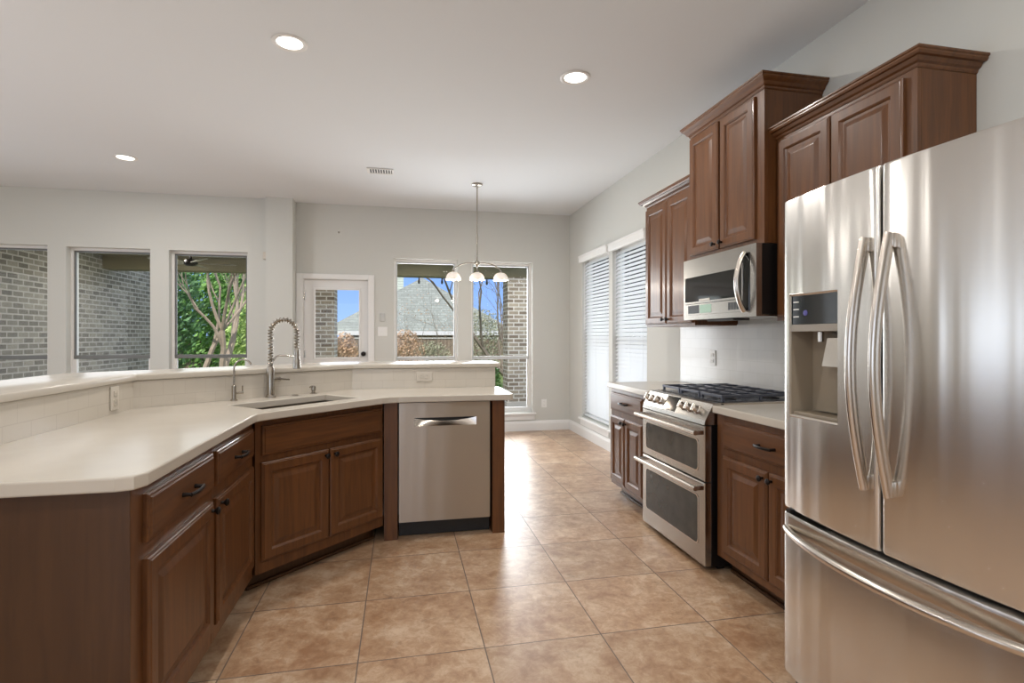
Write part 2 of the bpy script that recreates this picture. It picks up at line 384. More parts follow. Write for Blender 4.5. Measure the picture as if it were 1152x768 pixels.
# right wall: local x -> -Y, local y -> +X
RW = Matrix.Translation((XR, 0, 0)) @ Matrix.Rotation(-PI/2, 4, 'Z')
for (a, b, c, d) in OP_RIGHT:
    window(f'window_{n}', -b, -a, c, d, 0, 1.25, M_sashw, M_white, RW); n += 1
window('window_8', -3.3, .1, .65, 2.35, 0, 1.4, M_sashw, M_white, Matrix.Translation((-3.2, -3.5, 0)) @ Matrix.Rotation(PI, 4, 'Z'), False)  # made-up opening added around the rear fill lamp
window('window_9', .9, 5.1, .4, 2.3, 0, 1.2, M_sashw, M_white, Matrix.Translation((-6.0, 0, 0)) @ Matrix.Rotation(PI/2, 4, 'Z'), False)  # made-up opening added around the left fill lamp

# patio door
dr = MB().box(-1.205, -1.075, YB+.04, YB+.08, .01, 2.012).box(-.53, -.425, YB+.04, YB+.08, .01, 2.012)
dr.box(-1.075, -.53, YB+.04, YB+.08, 1.89, 2.012).box(-1.075, -.53, YB+.04, YB+.08, .01, 1.02)
door = struct('door_1', dr, M_white)
cs = MB()
for a, b, z0, z1 in ((-1.29, -1.212, 0, 2.085), (-.418, -.34, 0, 2.085), (-1.212, -.418, 2.02, 2.085)):
    cs.box(a, b, YB-.02, YB-.001, z0, z1, .005)
cs.box(-1.222, -1.208, YB, YB+.12, 0, 2.02).box(-.422, -.408, YB, YB+.12, 0, 2.02).box(-1.222, -.408, YB, YB+.12, 2.015, 2.027)
cs.build('door_casing', M_white, door)
gl = MB()
for a, b, c, d in ((-1.095, -1.07, 1.0, 1.91), (-.535, -.51, 1.0, 1.91), (-1.07, -.535, 1.885, 1.91), (-1.07, -.535, 1.0, 1.025)):
    gl.box(a, b, YB+.026, YB+.042, c, d, .004)
gl.build('glazing_bead', M_white, door)
box(-1.075, -.53, YB+.058, YB+.062, 1.02, 1.89).build('pane', M_pane, door)
MB().lathe([(.03, 0), (.03, .006), (.012, .01), (.012, .03), (.026, .036), (.03, .05), (.024, .062), (.008, .066)], 18, (-.478, YB+.04, 1.066), (0, -1, 0)).build('door_knob', M_bronze, door, True)
for z in (.25, 1.07, 1.80):
    MB().cyl((-1.208, YB+.03, z-.045), (-1.208, YB+.03, z+.045), .008, 10).box(-1.218, -1.19, YB+.034, YB+.039, z-.045, z+.045).build('hinge', M_nickel, door)

# raised half wall of the peninsula, with its tile face
A, B, E = Vector((-1.362, 3.12)), Vector((-.34, 3.955)), Vector((.69, 3.955))
d1 = (B-A).normalized(); n1 = Vector((-d1.y, d1.x))
def offline(k):
    """the splash line moved k behind (towards the living room)"""
    P0 = Vector((A.x-k, 1.30)); L = Vector((A.x-k, 0))
    # intersection of x = A.x-k with the slanted line, and of the slanted line with y = B.y+k
    q = A+n1*k; t = (L.x-q.x)/d1.x; C1 = q+d1*t
    t2 = (B.y+k-q.y)/d1.y; C2 = q+d1*t2
    return P0, C1, C2, Vector((E.x, B.y+k))
def strip(mb, k0, k1, z0, z1, ext=0, y0=0, bev=0):
    a, b = offline(k0), offline(k1)
    pts = [*a, *b[::-1]]
    pts = [Vector(p) for p in pts]
    pts[3].x += ext; pts[4].x += ext; pts[0].y += y0; pts[7].y += y0
    mb.prism([(p.x, p.y) for p in pts], z0, z1, bev); return mb
struct('wall_peninsula', strip(MB(), .012, .12, 0, 1.058), M_wall)
struct('trim_1', strip(MB(), 0, .011, .9155, 1.058), M_splash)
struct('trim_2', box(XR-.011, XR-.001, 1.72, 4.10, .917, 1.375), M_splashw)
tag(strip(MB(), -.014, .42, 1.060, 1.092, .04, -.05, .006).build('bar_top', M_quartz, None, True), 'raised cream quartz bar ledge along the back of the peninsula', 'bar top')

# ------------------------------------------------------------------ cabinets
def door_part(name, x0, x1, z0, z1, parent, mat=None, y=0, **kw):
    mb = MB(); s = .056
    rect_loops(mb, x0, x1, z0, z1, [(0, y), (0, y-.013), (.004, y-.017), (.008, y-.0175), (.011, y-.021), (s-.006, y-.021), (s, y-.016), (s+.004, y-.010), (s+.016, y-.010), (s+.038, y-.017), (s+.042, y-.0175)])
    return mb.build(name, mat or M_wood, parent, **kw)
def slab_part(name, x0, x1, z0, z1, parent, mat=None, y=0):
    mb = MB(); rect_loops(mb, x0, x1, z0, z1, [(0, y), (0, y-.012), (.004, y-.016), (.010, y-.0165), (.014, y-.021)])
    return mb.build(name, mat or M_woodh, parent)
def knob(parent, x, z, y=-.021):
    return MB().lathe([(.007, 0), (.006, .010), (.009, .014), (.0145, .019), (.015, .024), (.010, .029), (.003, .030)], 14, (x, y, z), (0, -1, 0)).build('knob', M_bronze, parent, True)
def pull(parent, x, z, y=-.021, w=.115):
    mb = MB(); pts = []
    for i in range(9):
        t = i/8; pts.append((x-w/2+w*t, y-.027-.008*math.sin(PI*t), z))
    mb.tube(pts, 1, 10, (.0075, .005))
    for s in (-1, 1): mb.tube([(x+s*w*.46, y, z), (x+s*w*.46, y-.026, z)], [.008, .006], 10)
    return mb.build('handle', M_bronze, parent, True)
def base_carcass(t, w, d, toe=.09, top=.873, toeh=.10, mat=None):
    """open-front box with a face frame"""
    mb = MB()
    mb.box(0, w, .02, d, toeh, top)
    mb.build('body', mat or M_dwood, t)
    f = MB().box(0, w, 0, .019, toeh, top, .001)
    f.build('face_frame', M_wood, t)
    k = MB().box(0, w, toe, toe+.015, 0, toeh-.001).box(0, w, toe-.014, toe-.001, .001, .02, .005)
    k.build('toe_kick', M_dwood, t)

# near peninsula unit (faces +X): origin at its near end
XF = -.72
t = thing('base_cabinet', 'nearest peninsula cabinet with dark end panel, one drawer over one door', 'cabinet', (XF, 1.635, 0), PI/2)
base_carcass(t, .625, .615)
d = slab_part('drawer', .066, .608, .705, .842, t); pull(d, .35, .772)
d = door_part('door', .066, .603, .165, .658, t); knob(d, .572, .632)
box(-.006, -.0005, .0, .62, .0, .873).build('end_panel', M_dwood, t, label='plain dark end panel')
t = thing('base_cabinet', 'second peninsula cabinet, one drawer over one door, left of the sink cabinet', 'cabinet', (XF, 2.262, 0), PI/2)
base_carcass(t, .585, .615)
d = slab_part('drawer', .024, .548, .705, .842, t); pull(d, .285, .772)
d = door_part('door', .018, .548, .165, .658, t); knob(d, .05, .632)
# sink cabinet at 45 degrees
t = thing('sink_cabinet', 'slanted corner sink cabinet with two raised panel doors', 'cabinet', (-.712, 2.868, 0), PI/4)
mb = MB().prism([(0, .02), (.845, .02), (.845, .30), (.0, .30)], .10, .70); mb.build('body', M_dwood, t)
box(0, .845, 0, .019, .10, .873).build('face_frame', M_wood, t)
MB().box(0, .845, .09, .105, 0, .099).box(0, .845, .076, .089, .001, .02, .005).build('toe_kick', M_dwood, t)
slab_part('false_front', .03, .832, .692, .842, t)
d = door_part('door', .026, .428, .16, .657, t); knob(d, .402, .625)
d = door_part('door', .438, .834, .16, .657, t); knob(d, .464, .625)
# filler between sink cabinet and dishwasher, and the end panel
mb = MB().prism([(-.106, 3.47), (-.022, 3.47), (-.022, 3.52), (-.106, 3.52)], .0, .873)
tag(mb.build('cabinet_filler', M_wood), 'narrow brown filler post between the sink cabinet and the dishwasher', 'cabinet panel')
tag(box(.586, .668, 3.462, 3.945, 0, .873, bev=.002).build('end_panel', M_wood), 'brown end panel closing the peninsula right of the dishwasher', 'cabinet panel')

# dishwasher
t = thing('dishwasher', 'stainless steel dishwasher built into the peninsula', 'dishwasher', (-.013, 3.47, 0))
box(-.004, .592, .035, .44, .10, .868).build('body', M_dark, t)
box(.0, .588, .06, .075, .005, .105).build('kick_plate', M_dark, t)
def holed_panel(mb, xs, zs, hole, yfn):
    """front sheet at y=yfn(x,z) over the grid with the hole (i0,i1,j0,j1) left open"""
    V = {(i, j): mb.bm.verts.new((x, yfn(x, z), z)) for i, x in enumerate(xs) for j, z in enumerate(zs)}
    i0, i1, j0, j1 = hole
    for i in range(len(xs)-1):
        for j in range(len(zs)-1):
            if i0 <= i < i1 and j0 <= j < j1: continue
            mb.face((V[i, j], V[i+1, j], V[i+1, j+1], V[i, j+1]))
    return V
def shell_panel(x0, x1, z0, z1, hx0, hx1, hz0, hz1, yfn, depth, nx=14):
    """door skin with edges going back by depth and an opening"""
    xs = sorted(set([x0+(x1-x0)*i/nx for i in range(nx+1)] + [hx0, hx1])); zs = [z0, hz0, hz1, z1]
    xs = [x for k, x in enumerate(xs) if x in (hx0, hx1, x0, x1) or min(abs(x-hx0), abs(x-hx1)) > .008]
    mb = MB(); V = holed_panel(mb, xs, zs, (xs.index(hx0), xs.index(hx1), 1, 2), yfn)
    n_, m_ = len(xs), len(zs)
    ring = [(i, 0) for i in range(n_)] + [(n_-1, j) for j in range(1, m_)] + [(i, m_-1) for i in range(n_-2, -1, -1)] + [(0, j) for j in range(m_-2, 0, -1)]
    bk = {k: mb.bm.verts.new((V[k].co.x, depth, V[k].co.z)) for k in ring}
    for a, b in zip(ring, ring[1:]+ring[:1]): mb.face((V[a], V[b], bk[b], bk[a]))
    return mb
mb = shell_panel(.0, .583, .108, .866, .094, .494, .716, .770, lambda x, z: 0, .032)
dd = mb.build('door', M_dw, t)
mb = MB()   # scooped pocket handle: deep at the top middle, running out at both ends
N = 18; R = []
for i in range(N+1):
    u = i/N; x = .094+.40*u; k = .004+.022*math.sin(PI*u)**.6; zc = .7695-.026*math.sin(PI*u)**.7
    R.append([(x, .0, .716), (x, k*.7, .716+(zc-.716)*.5), (x, k, zc), (x, k+.001, zc), (x, k*.7+.001, .716+(zc-.716)*.5-.001), (x, .003, .714)])
mb.rings(R); mb.build('pocket_handle', M_handle, dd, True)
MB().box(.094, .494, .029, .033, .714, .772).box(.094, .494, .001, .029, .7705, .772).build('pocket_shade', M_dark, dd)  # dark backing put in as the shade inside the pocket

# ------------------------------------------------------------------ peninsula worktop, with a cut-out for the sink
s2 = math.sqrt(.5)
def uv(u, v): return (s2*(u-v), s2*(u+v))
SU0, SU1, SV0, SV1 = 1.60, 2.235, 2.588, 2.915
outer = [(-1.372, 1.605), (-.745, 1.605), (-.705, 1.618), (-.688, 1.66), (-.688, 2.74), (-.683, 2.79), (-.66, 2.83), (-.115, 3.375), (-.075, 3.405), (-.02, 3.418), (.70, 3.418), (.715, 3.425), (.72, 3.44), (.72, 3.953), (.691, 3.953), (.691, 3.965), (B.x-.003, 3.965), (A.x-.010, A.y+.004)]
hole = [uv(SU0, SV0), uv(SU1, SV0), uv(SU1, SV1), uv(SU0, SV1)]
def slab_with_hole(outer, hole, z0, z1):
    bm = bmesh.new()
    vs = [bm.verts.new((x, y, z1)) for x, y in outer]; hs = [bm.verts.new((x, y, z1)) for x, y in hole]
    ed = [bm.edges.new((vs[i], vs[(i+1) % len(vs)])) for i in range(len(vs))] + [bm.edges.new((hs[i], hs[(i+1) % len(hs)])) for i in range(len(hs))]
    bmesh.ops.triangle_fill(bm, use_beauty=True, use_dissolve=False, edges=ed)
    top = bm.faces[:]
    bmesh.ops.recalc_face_normals(bm, faces=top)
    r = bmesh.ops.extrude_face_region(bm, geom=top)
    bmesh.ops.translate(bm, vec=(0, 0, z0-z1), verts=[g for g in r['geom'] if isinstance(g, bmesh.types.BMVert)])
    bmesh.ops.recalc_face_normals(bm, faces=bm.faces)
    E_ = [e for e in bm.edges if len(e.link_faces) == 2 and e.calc_face_angle(0) > 1 and abs(e.verts[0].co.z-e.verts[1].co.z) < 1e-6]
    bmesh.ops.bevel(bm, geom=E_, offset=.006, segments=3, affect='EDGES', profile=.5)
    return bm
mb = MB(); mb.add(slab_with_hole(outer, hole, .875, .915))
tag(mb.build('worktop', M_quartz, None), 'wide cream quartz worktop of the angled peninsula', 'countertop')
# sink
t = thing('kitchen_sink', 'undermount stainless sink set at an angle in the peninsula worktop', 'sink', (*uv((SU0+SU1)/2, (SV0+SV1)/2), .70), PI/4)
hw, hd = (SU1-SU0)/2+.006, (SV1-SV0)/2+.006
mb = MB(); R = []
for k, z in ((0, .172), (.004, .10), (.01, .02), (.03, .004)):
    R.append([(-hw+k, -hd+k, z), (hw-k, -hd+k, z), (hw-k, hd-k, z), (-hw+k, hd-k, z)])
O = [[(sx*(hw+.012), sy*(hd+.012), z) for sx, sy in ((-1, -1), (1, -1), (1, 1), (-1, 1))] for z in (0, .172)]
mb.rings(O + R, True, True); mb.build('basin', steel('sink_steel', (136, 124, 108), .32, aniso=0), t)
MB().lathe([(.045, .0045), (.045, .007), (.03, .006), (.01, .0055)], 18).build('drain', M_nickel, t, True)

# ------------------------------------------------------------------ right run: base cabinets, range
t = thing('base_cabinet', 'base cabinet with one drawer and two doors on the far side of the range', 'cabinet', (1.69, 4.135, 0), -PI/2)
base_carcass(t, .715, .60)
d = slab_part('drawer', .02, .60, .70, .842, t); pull(d, .31, .772)
d = door_part('door', .02, .295, .135, .655, t); knob(d, .268, .622)
d = door_part('door', .305, .60, .135, .655, t); knob(d, .332, .622)
tag(MB().box(1.66, XR-.012, 3.418, 4.155, .875, .915, .006).build('worktop', M_quartz), 'short pale worktop between the range and the blinds', 'countertop')
t = thing('base_cabinet', 'base cabinet with one drawer and two doors between range and refrigerator', 'cabinet', (1.69, 2.632, 0), -PI/2)
base_carcass(t, .80, .60)
d = slab_part('drawer', .075, .79, .70, .842, t); pull(d, .43, .772)
d = door_part('door', .07, .425, .145, .655, t); knob(d, .40, .622)
d = door_part('door', .435, .79, .145, .655, t); knob(d, .462, .622)
tag(MB().box(1.66, XR-.012, 1.83, 2.637, .875, .915, .006).build('worktop', M_quartz), 'cream worktop between the range and the refrigerator', 'countertop')

t = thing('range', 'stainless steel double oven gas range with black side', 'range', (1.62, 3.41, 0), -PI/2)
RWD = .762
box(.004, RWD-.004, .045, .655, .025, .865, bev=.002).build('body', M_black, t)
for a_, b_ in ((.03, .10), (.03, .58), (RWD-.07, .10), (RWD-.07, .58)): box(a_, a_+.04, b_, b_+.04, 0, .024).build('foot', M_dark, t)
def oven_door(z0, z1, wz0, wz1, hz):
    mb = MB(); rect_loops(mb, 0, RWD, z0, z1, [(0, .042), (0, .006), (.006, 0), (.06, 0)][:3])
    d = mb.build('oven_door', M_steel, t)
    mb = MB(); x0, x1 = .058, RWD-.062; r = .025; P = []
    for cx, cz, a in ((x1-r, wz1-r, 0), (x0+r, wz1-r, 90), (x0+r, wz0+r, 180), (x1-r, wz0+r, 270)):
        for k in range(5): q = math.radians(a+22.5*k); P.append((cx+r*math.cos(q), cz+r*math.sin(q)))
    cxm, czm = (x0+x1)/2, (wz0+wz1)/2
    def rg(s_, y): return [(x+(s_ if x > cxm else -s_), y, z+(s_ if z > czm else -s_)) for x, z in P]
    mb.rings([rg(0, .002), rg(0, -.0015)]); mb.build('oven_window', M_oglass, d)
    mb = MB(); mb.rings([rg(.006, .002), rg(.006, -.003), rg(0, -.003), rg(0, .002)], False, False); mb.build('window_trim', M_handle, d)
    mb = MB(); mb.tube([(.0, -.052, hz), (RWD, -.052, hz)], .0135, 14)
    mb.box(.004, .03, -.052, .001, hz-.012, hz+.012, .003).box(RWD-.03, RWD-.004, -.052, .001, hz-.012, hz+.012, .003)
    mb.build('handle', M_handle, d, True)
oven_door(.032, .487, .14, .405, .462)
oven_door(.495, .800, .545, .715, .765)
# slanted control panel
mb = MB(); mb.rings([[(x, .0, .806), (x, .006, .83), (x, .055, .918), (x, .075, .924), (x, .12, .924), (x, .12, .806)] for x in (0, RWD)]); mb.build('control_panel', M_steel, t)
cn = Vector((0, -.088, .049)).normalized()
def cpt(x, s_): return Vector((x, .006+.049*s_, .83+.088*s_))
for x in (.055, .125, .195, RWD-.265, RWD-.19, RWD-.115):
    p = cpt(x, .5)
    k = MB().lathe([(.025, 0), (.025, .006), (.020, .010), (.018, .034), (.015, .038), (.004, .039)], 18, p, cn).build('knob', M_handle, t, True)
    c = p + cn*.036
    up = Vector((0, .049, .088)).normalized()
    mb = MB(); mb.tube([c-up*.02, c+up*.02], 1, 8, (.006, .012)); mb.build('knob_grip', M_handle, k, True)
mb = MB(); a, b = .268, .42
q0, q1 = .03, .97
mb.rings([[cpt(a, q0)+cn*y, cpt(b, q0)+cn*y, cpt(b, q1)+cn*y, cpt(a, q1)+cn*y] for y in (-.002, .002)]); mb.build('touch_display', M_bglass, t)
mb = MB().box(.0, RWD, .10, .662, .878, .924, .003); mb.build('cooktop', M_handle, t)
box(.03, RWD-.03, .125, .635, .924, .927).build('cooktop_pan', simple('dark_grey_enamel', (96, 98, 104), .25, metal=.6), t)
for k in range(3):
    x0 = .03+.236*k; x1 = x0+.228; mb = MB(); zt = .962
    for x in (x0+.008, (x0+x1)/2, x1-.008): mb.box(x-.0055, x+.0055, .13, .63, zt-.014, zt, .002)
    for y in (.136, .26, .38, .50, .624): mb.box(x0+.003, x1-.003, y-.0055, y+.0055, zt-.015, zt-.001, .002)
    for x in (x0+.01, x1-.01):
        for y in (.14, .38, .62): mb.box(x-.007, x+.007, y-.008, y+.008, .9275, zt-.006, .002)
    mb.build('burner_grate', M_iron, t)
for x, y in ((.145, .24), (.145, .52), (.381, .38), (.617, .24), (.617, .52)):
    MB().lathe([(.05, .9272), (.05, .931), (.035, .933), (.034, .938), (.004, .939)], 18, (x, y, 0)).build('burner', M_dark, t, True)

# ------------------------------------------------------------------ wall cabinets
def crown(t, w, d, z0, z1, out=.052):
    prof = [(.002, z0), (.006, z0+.006), (.008, z0+.014), (.018, z0+.020), (.026, z0+.034), (.040, z1-.026), (.046, z1-.018), (.046, z1-.012), (out, z1-.008), (out, z1)]
    R = [[(-o, d, z), (-o, -o-.0, z), (w+o, -o-.0, z), (w+o, d, z)] for o, z in prof]
    MB().rings(R).build('crown_molding', M_woodh, t)
def wall_cabinet(label, X, Yfar, w, z0, z1, ztop, splits, doorz, knobs=True):
    t = thing('wall_cabinet', label, 'cabinet', (X, Yfar, z0), -PI/2)
    d = XR-X-.003; h = z1-z0
    MB().box(0, w, .02, d, 0, h).build('body', M_wood, t); box(0, w, 0, .019, 0, h).build('face_frame', M_wood, t)
    crown(t, w, d, h+.001, ztop-z0)
    for i, (a, b) in enumerate(splits):
        dd = door_part('door', a, b, doorz[0]-z0, doorz[1]-z0, t)
        knob(dd, b-.028 if i == 0 else a+.028, doorz[0]-z0+.035)
    return t
G = 'x'
wall_cabinet('tall wall cabinet left of the microwave, beside the window blinds', 1.968, 4.065, .735, 1.367, 2.335, 2.392, [(.012, .36), (.368, .72)], (1.385, 2.31))
wall_cabinet('highest wall cabinet, directly above the microwave', 1.932, 3.325, .757, 1.80, 2.635, 2.708, [(.012, .345), (.365, .69)], (1.83, 2.62))
wall_cabinet('wall cabinet rising behind the refrigerator, over the right worktop', 2.005, 2.560, .808, 1.375, 2.358, 2.42, [(.025, .378), (.388, .758)], (1.395, 2.338))

# ------------------------------------------------------------------ microwave
t = thing('microwave', 'stainless over the range microwave with curved handle', 'microwave', (1.875, 3.315, 1.40), -PI/2)
MWW, MWH = .757, .396
box(.002, MWW-.002, .035, .42, .012, MWH, bev=.002).build('body', M_black, t)
mb = shell_panel(0, MWW, .0, MWH, .02, .628, .03, .278, lambda x, z: 0, .034, 4); dm = mb.build('door', M_steel, t)
box(.02, .628, .002, .012, .03, .278).build('door_glass', M_bglass, dm)
box(.02, .628, -.001, .0018, .104, .116).build('glass_divider', M_steel, dm)
box(.021, .627, -.0006, .0016, .031, .100).build('control_strip', M_steel, dm)
box(.06, .19, -.0016, -.0008, .04, .092).build('display', M_dark, dm, label='dark display window')
box(.20, .33, -.0016, -.0008, .04, .092).build('reflection', simple('pale_green_reflection', (150, 182, 160), .3), dm, label='painted pale green reflection')  # green patch is a reflection of the trees, painted on the strip
for k in range(4): box(.505+.026*k, .525+.026*k, -.0016, -.0008, .045, .088).build('button', M_dark, dm)
box(.19, .31, -.0006, .0018, .118, .130).build('sticker', M_plate, dm, label='small pale sticker')
mb = MB(); P = []
for i in range(13):
    u = i/12; P.append((.672, -.012-.05*math.sin(PI*u)**.7, .03+.325*u))
mb.tube(P, 1, 12, (.013, .017)); mb.build('handle', M_handle, t, True)
box(.640, .702, -.003, .002, .03, .355, bev=.004).build('handle_recess', M_bglass, t)
MB().box(.01, MWW-.01, .02, .40, .0, .0115, .002).build('vent_panel', M_steel, t)
box(.20, .48, .05, .16, -.012, -.0005, bev=.003).build('grease_filter', M_dark, t)

# ------------------------------------------------------------------ refrigerator
t = thing('refrigerator', 'large stainless French door refrigerator with bottom freezer', 'refrigerator', (1.37, 1.745, 0), -PI/2)
FW = .89
def bow(x): return .034*((x-FW/2)/(FW/2))**2 - .012
def edge_round(x, a, b, r=.014):
    d_ = min(x-a, b-x)
    return 0 if d_ >= r else r-math.sqrt(max(0, r*r-(r-d_)**2))
box(.006, FW-.006, .095, .86, .02, 1.755, bev=.004).build('body', M_grey, t)
box(.02, FW-.02, .06, .12, .012, .05).build('base_grille', M_dark, t)
for a_, b_ in ((.05, .14), (.05, .70), (FW-.10, .14), (FW-.10, .70)): box(a_, a_+.05, b_, b_+.05, 0, .0195).build('foot', M_dark, t)
def fridge_skin(x0, x1, z0, z1, hole=None, name='door'):
    xs = [x0+.014*(1-math.cos(PI/2*k/4)) for k in range(5)]
    xs += [x0+.014+(x1-x0-.028)*k/18 for k in range(1, 18)] + [x1-.014*(1-math.cos(PI/2*k/4)) for k in range(4, -1, -1)]
    zs = [z0, z1]
    if hole:
        xs = sorted([x for x in xs if min(abs(x-hole[0]), abs(x-hole[1])) > .006] + [hole[0], hole[1]]); zs = [z0, hole[2], hole[3], z1]
    # soften the top and bottom edges
    zz = [z0, z0+.003, z0+.010] + zs[1:-1] + [z1-.010, z1-.003, z1]
    def yf(x, z):
        return bow(x)+edge_round(x, x0, x1)+edge_round(z, z0, z1, .010)
    mb = MB()
    h = (xs.index(hole[0]), xs.index(hole[1]), zz.index(hole[2]), zz.index(hole[3])) if hole else (0, 0, 0, 0)
    V = holed_panel(mb, xs, zz, h, yf)
    n_, m_ = len(xs), len(zz)
    ring = [(i, 0) for i in range(n_)] + [(n_-1, j) for j in range(1, m_)] + [(i, m_-1) for i in range(n_-2, -1, -1)] + [(0, j) for j in range(m_-2, 0, -1)]
    bk = {k: mb.bm.verts.new((V[k].co.x, .09, V[k].co.z)) for k in ring}
    for a, b in zip(ring, ring[1:]+ring[:1]): mb.face((V[a], V[b], bk[b], bk[a]))
    mb.face([bk[k] for k in ring])
    return mb.build(name, M_fridge, t, True)
SEAM = .441
HX0, HX1, HZ0, HZ1 = .052, .285, 1.005, 1.44
dl = fridge_skin(.0, SEAM-.004, .662, 1.79, (HX0, HX1, HZ0, HZ1))
drr = fridge_skin(SEAM+.004, FW, .662, 1.79)
fz = fridge_skin(.0, FW, .055, .648, name='freezer_drawer')
# dispenser: recess liner, controls, lip, paddle, nozzle, tray
yb = bow((HX0+HX1)/2)
mb = MB(); mb.rings([[(HX0-.004, yb+.008, HZ0-.004), (HX1+.004, yb+.004, HZ0-.004), (HX1+.004, yb+.004, HZ1+.004), (HX0-.004, yb+.008, HZ1+.004)],
                     [(HX0, yb+.004, HZ0), (HX1, yb-.001, HZ0), (HX1, yb-.001, HZ1), (HX0, yb+.004, HZ1)],
                     [(HX0+.006, yb+.008, HZ0+.006), (HX1-.006, yb+.004, HZ0+.006), (HX1-.006, yb+.004, HZ1-.006), (HX0+.006, yb+.008, HZ1-.006)]], False, False)
disp = mb.build('dispenser', M_handle, dl)
def liner():
    mb = MB(); zt = 1.318
    a = [(HX0+.004, HZ0+.004), (HX1-.004, HZ0+.004), (HX1-.004, zt), (HX0+.004, zt)]
    f = [(x, yb+.006, z) for x, z in a]; k = [(HX0+.02, yb+.085, HZ0+.02), (HX1-.012, yb+.085, HZ0+.02), (HX1-.012, yb+.085, zt), (HX0+.02, yb+.085, zt)]
    mb.rings([f, k], False, True); return mb
o = liner().build('cavity_liner', M_tan, dl)
mb = MB(); mb.rings([[(HX0+.005, yb+.011, z), (HX1-.005, yb+.003, z), (HX1-.005, yb+.02, z), (HX0+.005, yb+.02, z)] for z in (1.333, HZ1-.005)]); cp = mb.build('control_panel', M_bglass, dl)
for k in range(3): box(HX0+.018, HX0+.042, yb+.0065, yb+.0095, 1.358+.026*k, 1.362+.026*k).build('button_mark', M_whitep, cp)
MB().lathe([(.010, 0), (.010, .002), (.002, .003)], 14, (HX0+.075, yb+.0085, 1.372), (0, -1, 0)).build('indicator', simple('violet_indicator', (88, 84, 150), .3), cp)
mb = MB(); mb.rings([[(HX0+.004, yb+.006, z), (HX1-.004, yb-.002, z), (HX1-.004, yb+.05, z), (HX0+.004, yb+.05, z)] for z in (1.308, 1.332)]); mb.build('dispenser_lip', M_grey, dl)
MB().cyl((.155, yb+.045, 1.306), (.155, yb+.045, 1.272), .011, 12).build('nozzle', M_handle, dl, True)
mb = MB(); mb.rings([[(.195, yb+.035, 1.285), (.262, yb+.035, 1.285), (.262, yb+.05, 1.285), (.195, yb+.05, 1.285)], [(.185, yb+.022, 1.19), (.262, yb+.022, 1.19), (.262, yb+.04, 1.19), (.185, yb+.04, 1.19)]]); mb.build('paddle', M_handle, dl)
mb = MB(); mb.rings([[(.16, yb+.084, 1.30), (.25, yb+.084, 1.30), (.25, yb+.07, 1.30), (.16, yb+.07, 1.30)], [(.105, yb+.084, 1.03), (.27, yb+.084, 1.03), (.27, yb+.07, 1.03), (.105, yb+.07, 1.03)]]); mb.build('chute', M_tan, dl)
MB().box(HX0+.012, HX1-.012, yb+.012, yb+.083, HZ0+.005, HZ0+.018, .003).build('drip_tray', M_tan, dl)
def bar_handle(x, name, par):
    mb = MB(); P = []; N = 22
    for i in range(N+1):
        u = i/N; P.append((x, bow(x)-.012-.052*math.sin(PI*u), .84+.74*u))
    mb.tube(P, 1, 16, (.0115, .0185))
    for z in (.862, 1.56): mb.box(x-.015, x+.015, bow(x)-.016, bow(x)+.003, z-.022, z+.022, .005)
    return mb.build(name, M_handle, par, True)
bar_handle(SEAM-.036, 'handle', dl); bar_handle(SEAM+.045, 'handle', drr)
# freezer: recessed strip and a long bowed handle
mb = MB(); N = 20
R = []
for i in range(N+1):
    x = .035+(FW-.07)*i/N; y = bow(x)
    R.append([(x, y+.012, .592), (x, y-.0012, .592), (x, y-.0012, .636), (x, y+.012, .636)])
mb.rings(R); mb.build('grip_strip', M_handle, fz)
mb = MB(); P = []
for i in range(31):
    u = i/30; x = .03+(FW-.06)*u; P.append((x, bow(x)-.006-.058*math.sin(PI*u)**.7, .590))
mb.tube(P, .0135, 14); mb.build('handle', M_handle, fz, True)
box(.03, .05, .01, .09, .649, .661).build('hinge', M_dark, t)

# ------------------------------------------------------------------ faucets and counter-top bits
def on45(p): return p
t = thing('kitchen_faucet', 'tall spring neck pull-down faucet behind the sink', 'faucet', (-.787, 3.525, .9155), PI/4)
# local x runs along the sink to the right, local -y towards the sink
MB().lathe([(.031, 0), (.031, .006), (.025, .012), (.024, .02)], 20).build('base', M_nickel, t, True)
MB().lathe([(.0235, .0205), (.0235, .165), (.020, .175), (.017, .19)], 20).build('body', M_nickel, t, True)
lev = MB().tube([(.02, 0, .11), (.062, -.006, .11)], [.014, .013], 12).tube([(.062, -.006, .11), (.12, -.012, .103)], [.007, .006], 10); lev.build('lever', M_nickel, t, True)
# spring neck path: up, over in an arc toward the camera right, down
path = []
top, rad = .40, .075
dirx = Vector((.80, -.60, 0)).normalized()
for i in range(14): path.append(Vector((0, 0, .19+(top-.19)*i/13)))
for i in range(1, 25):
    a = PI - PI*i/24; path.append(dirx*(rad+rad*math.cos(a)) + Vector((0, 0, top+rad*1.05*math.sin(a))))
for i in range(1, 6): path.append(dirx*(2*rad) + Vector((0, 0, top-.10*i/5)))
MB().tube(path, .0085, 8).build('hose', M_nickel, t, True)
L = [0]
for a, b in zip(path, path[1:]): L.append(L[-1]+(b-a).length)
def along(s_):
    for i in range(len(L)-1):
        if L[i+1] >= s_:
            k = (s_-L[i])/(L[i+1]-L[i]); return path[i].lerp(path[i+1], k), (path[i+1]-path[i]).normalized()
    return path[-1], (path[-1]-path[-2]).normalized()
turns = 30; side = dirx.cross(Vector((0, 0, 1)))
co = []
for i in range(turns*10+1):
    s_ = L[-1]*i/(turns*10); p, tg_ = along(s_); nn = side.cross(tg_).normalized(); a = 2*PI*i/10
    co.append(p + (nn*math.cos(a) + side*math.sin(a))*.0145)
MB().tube(co, .0036, 5).build('spring_coil', M_nickel, t, True)
hp = dirx*(2*rad)
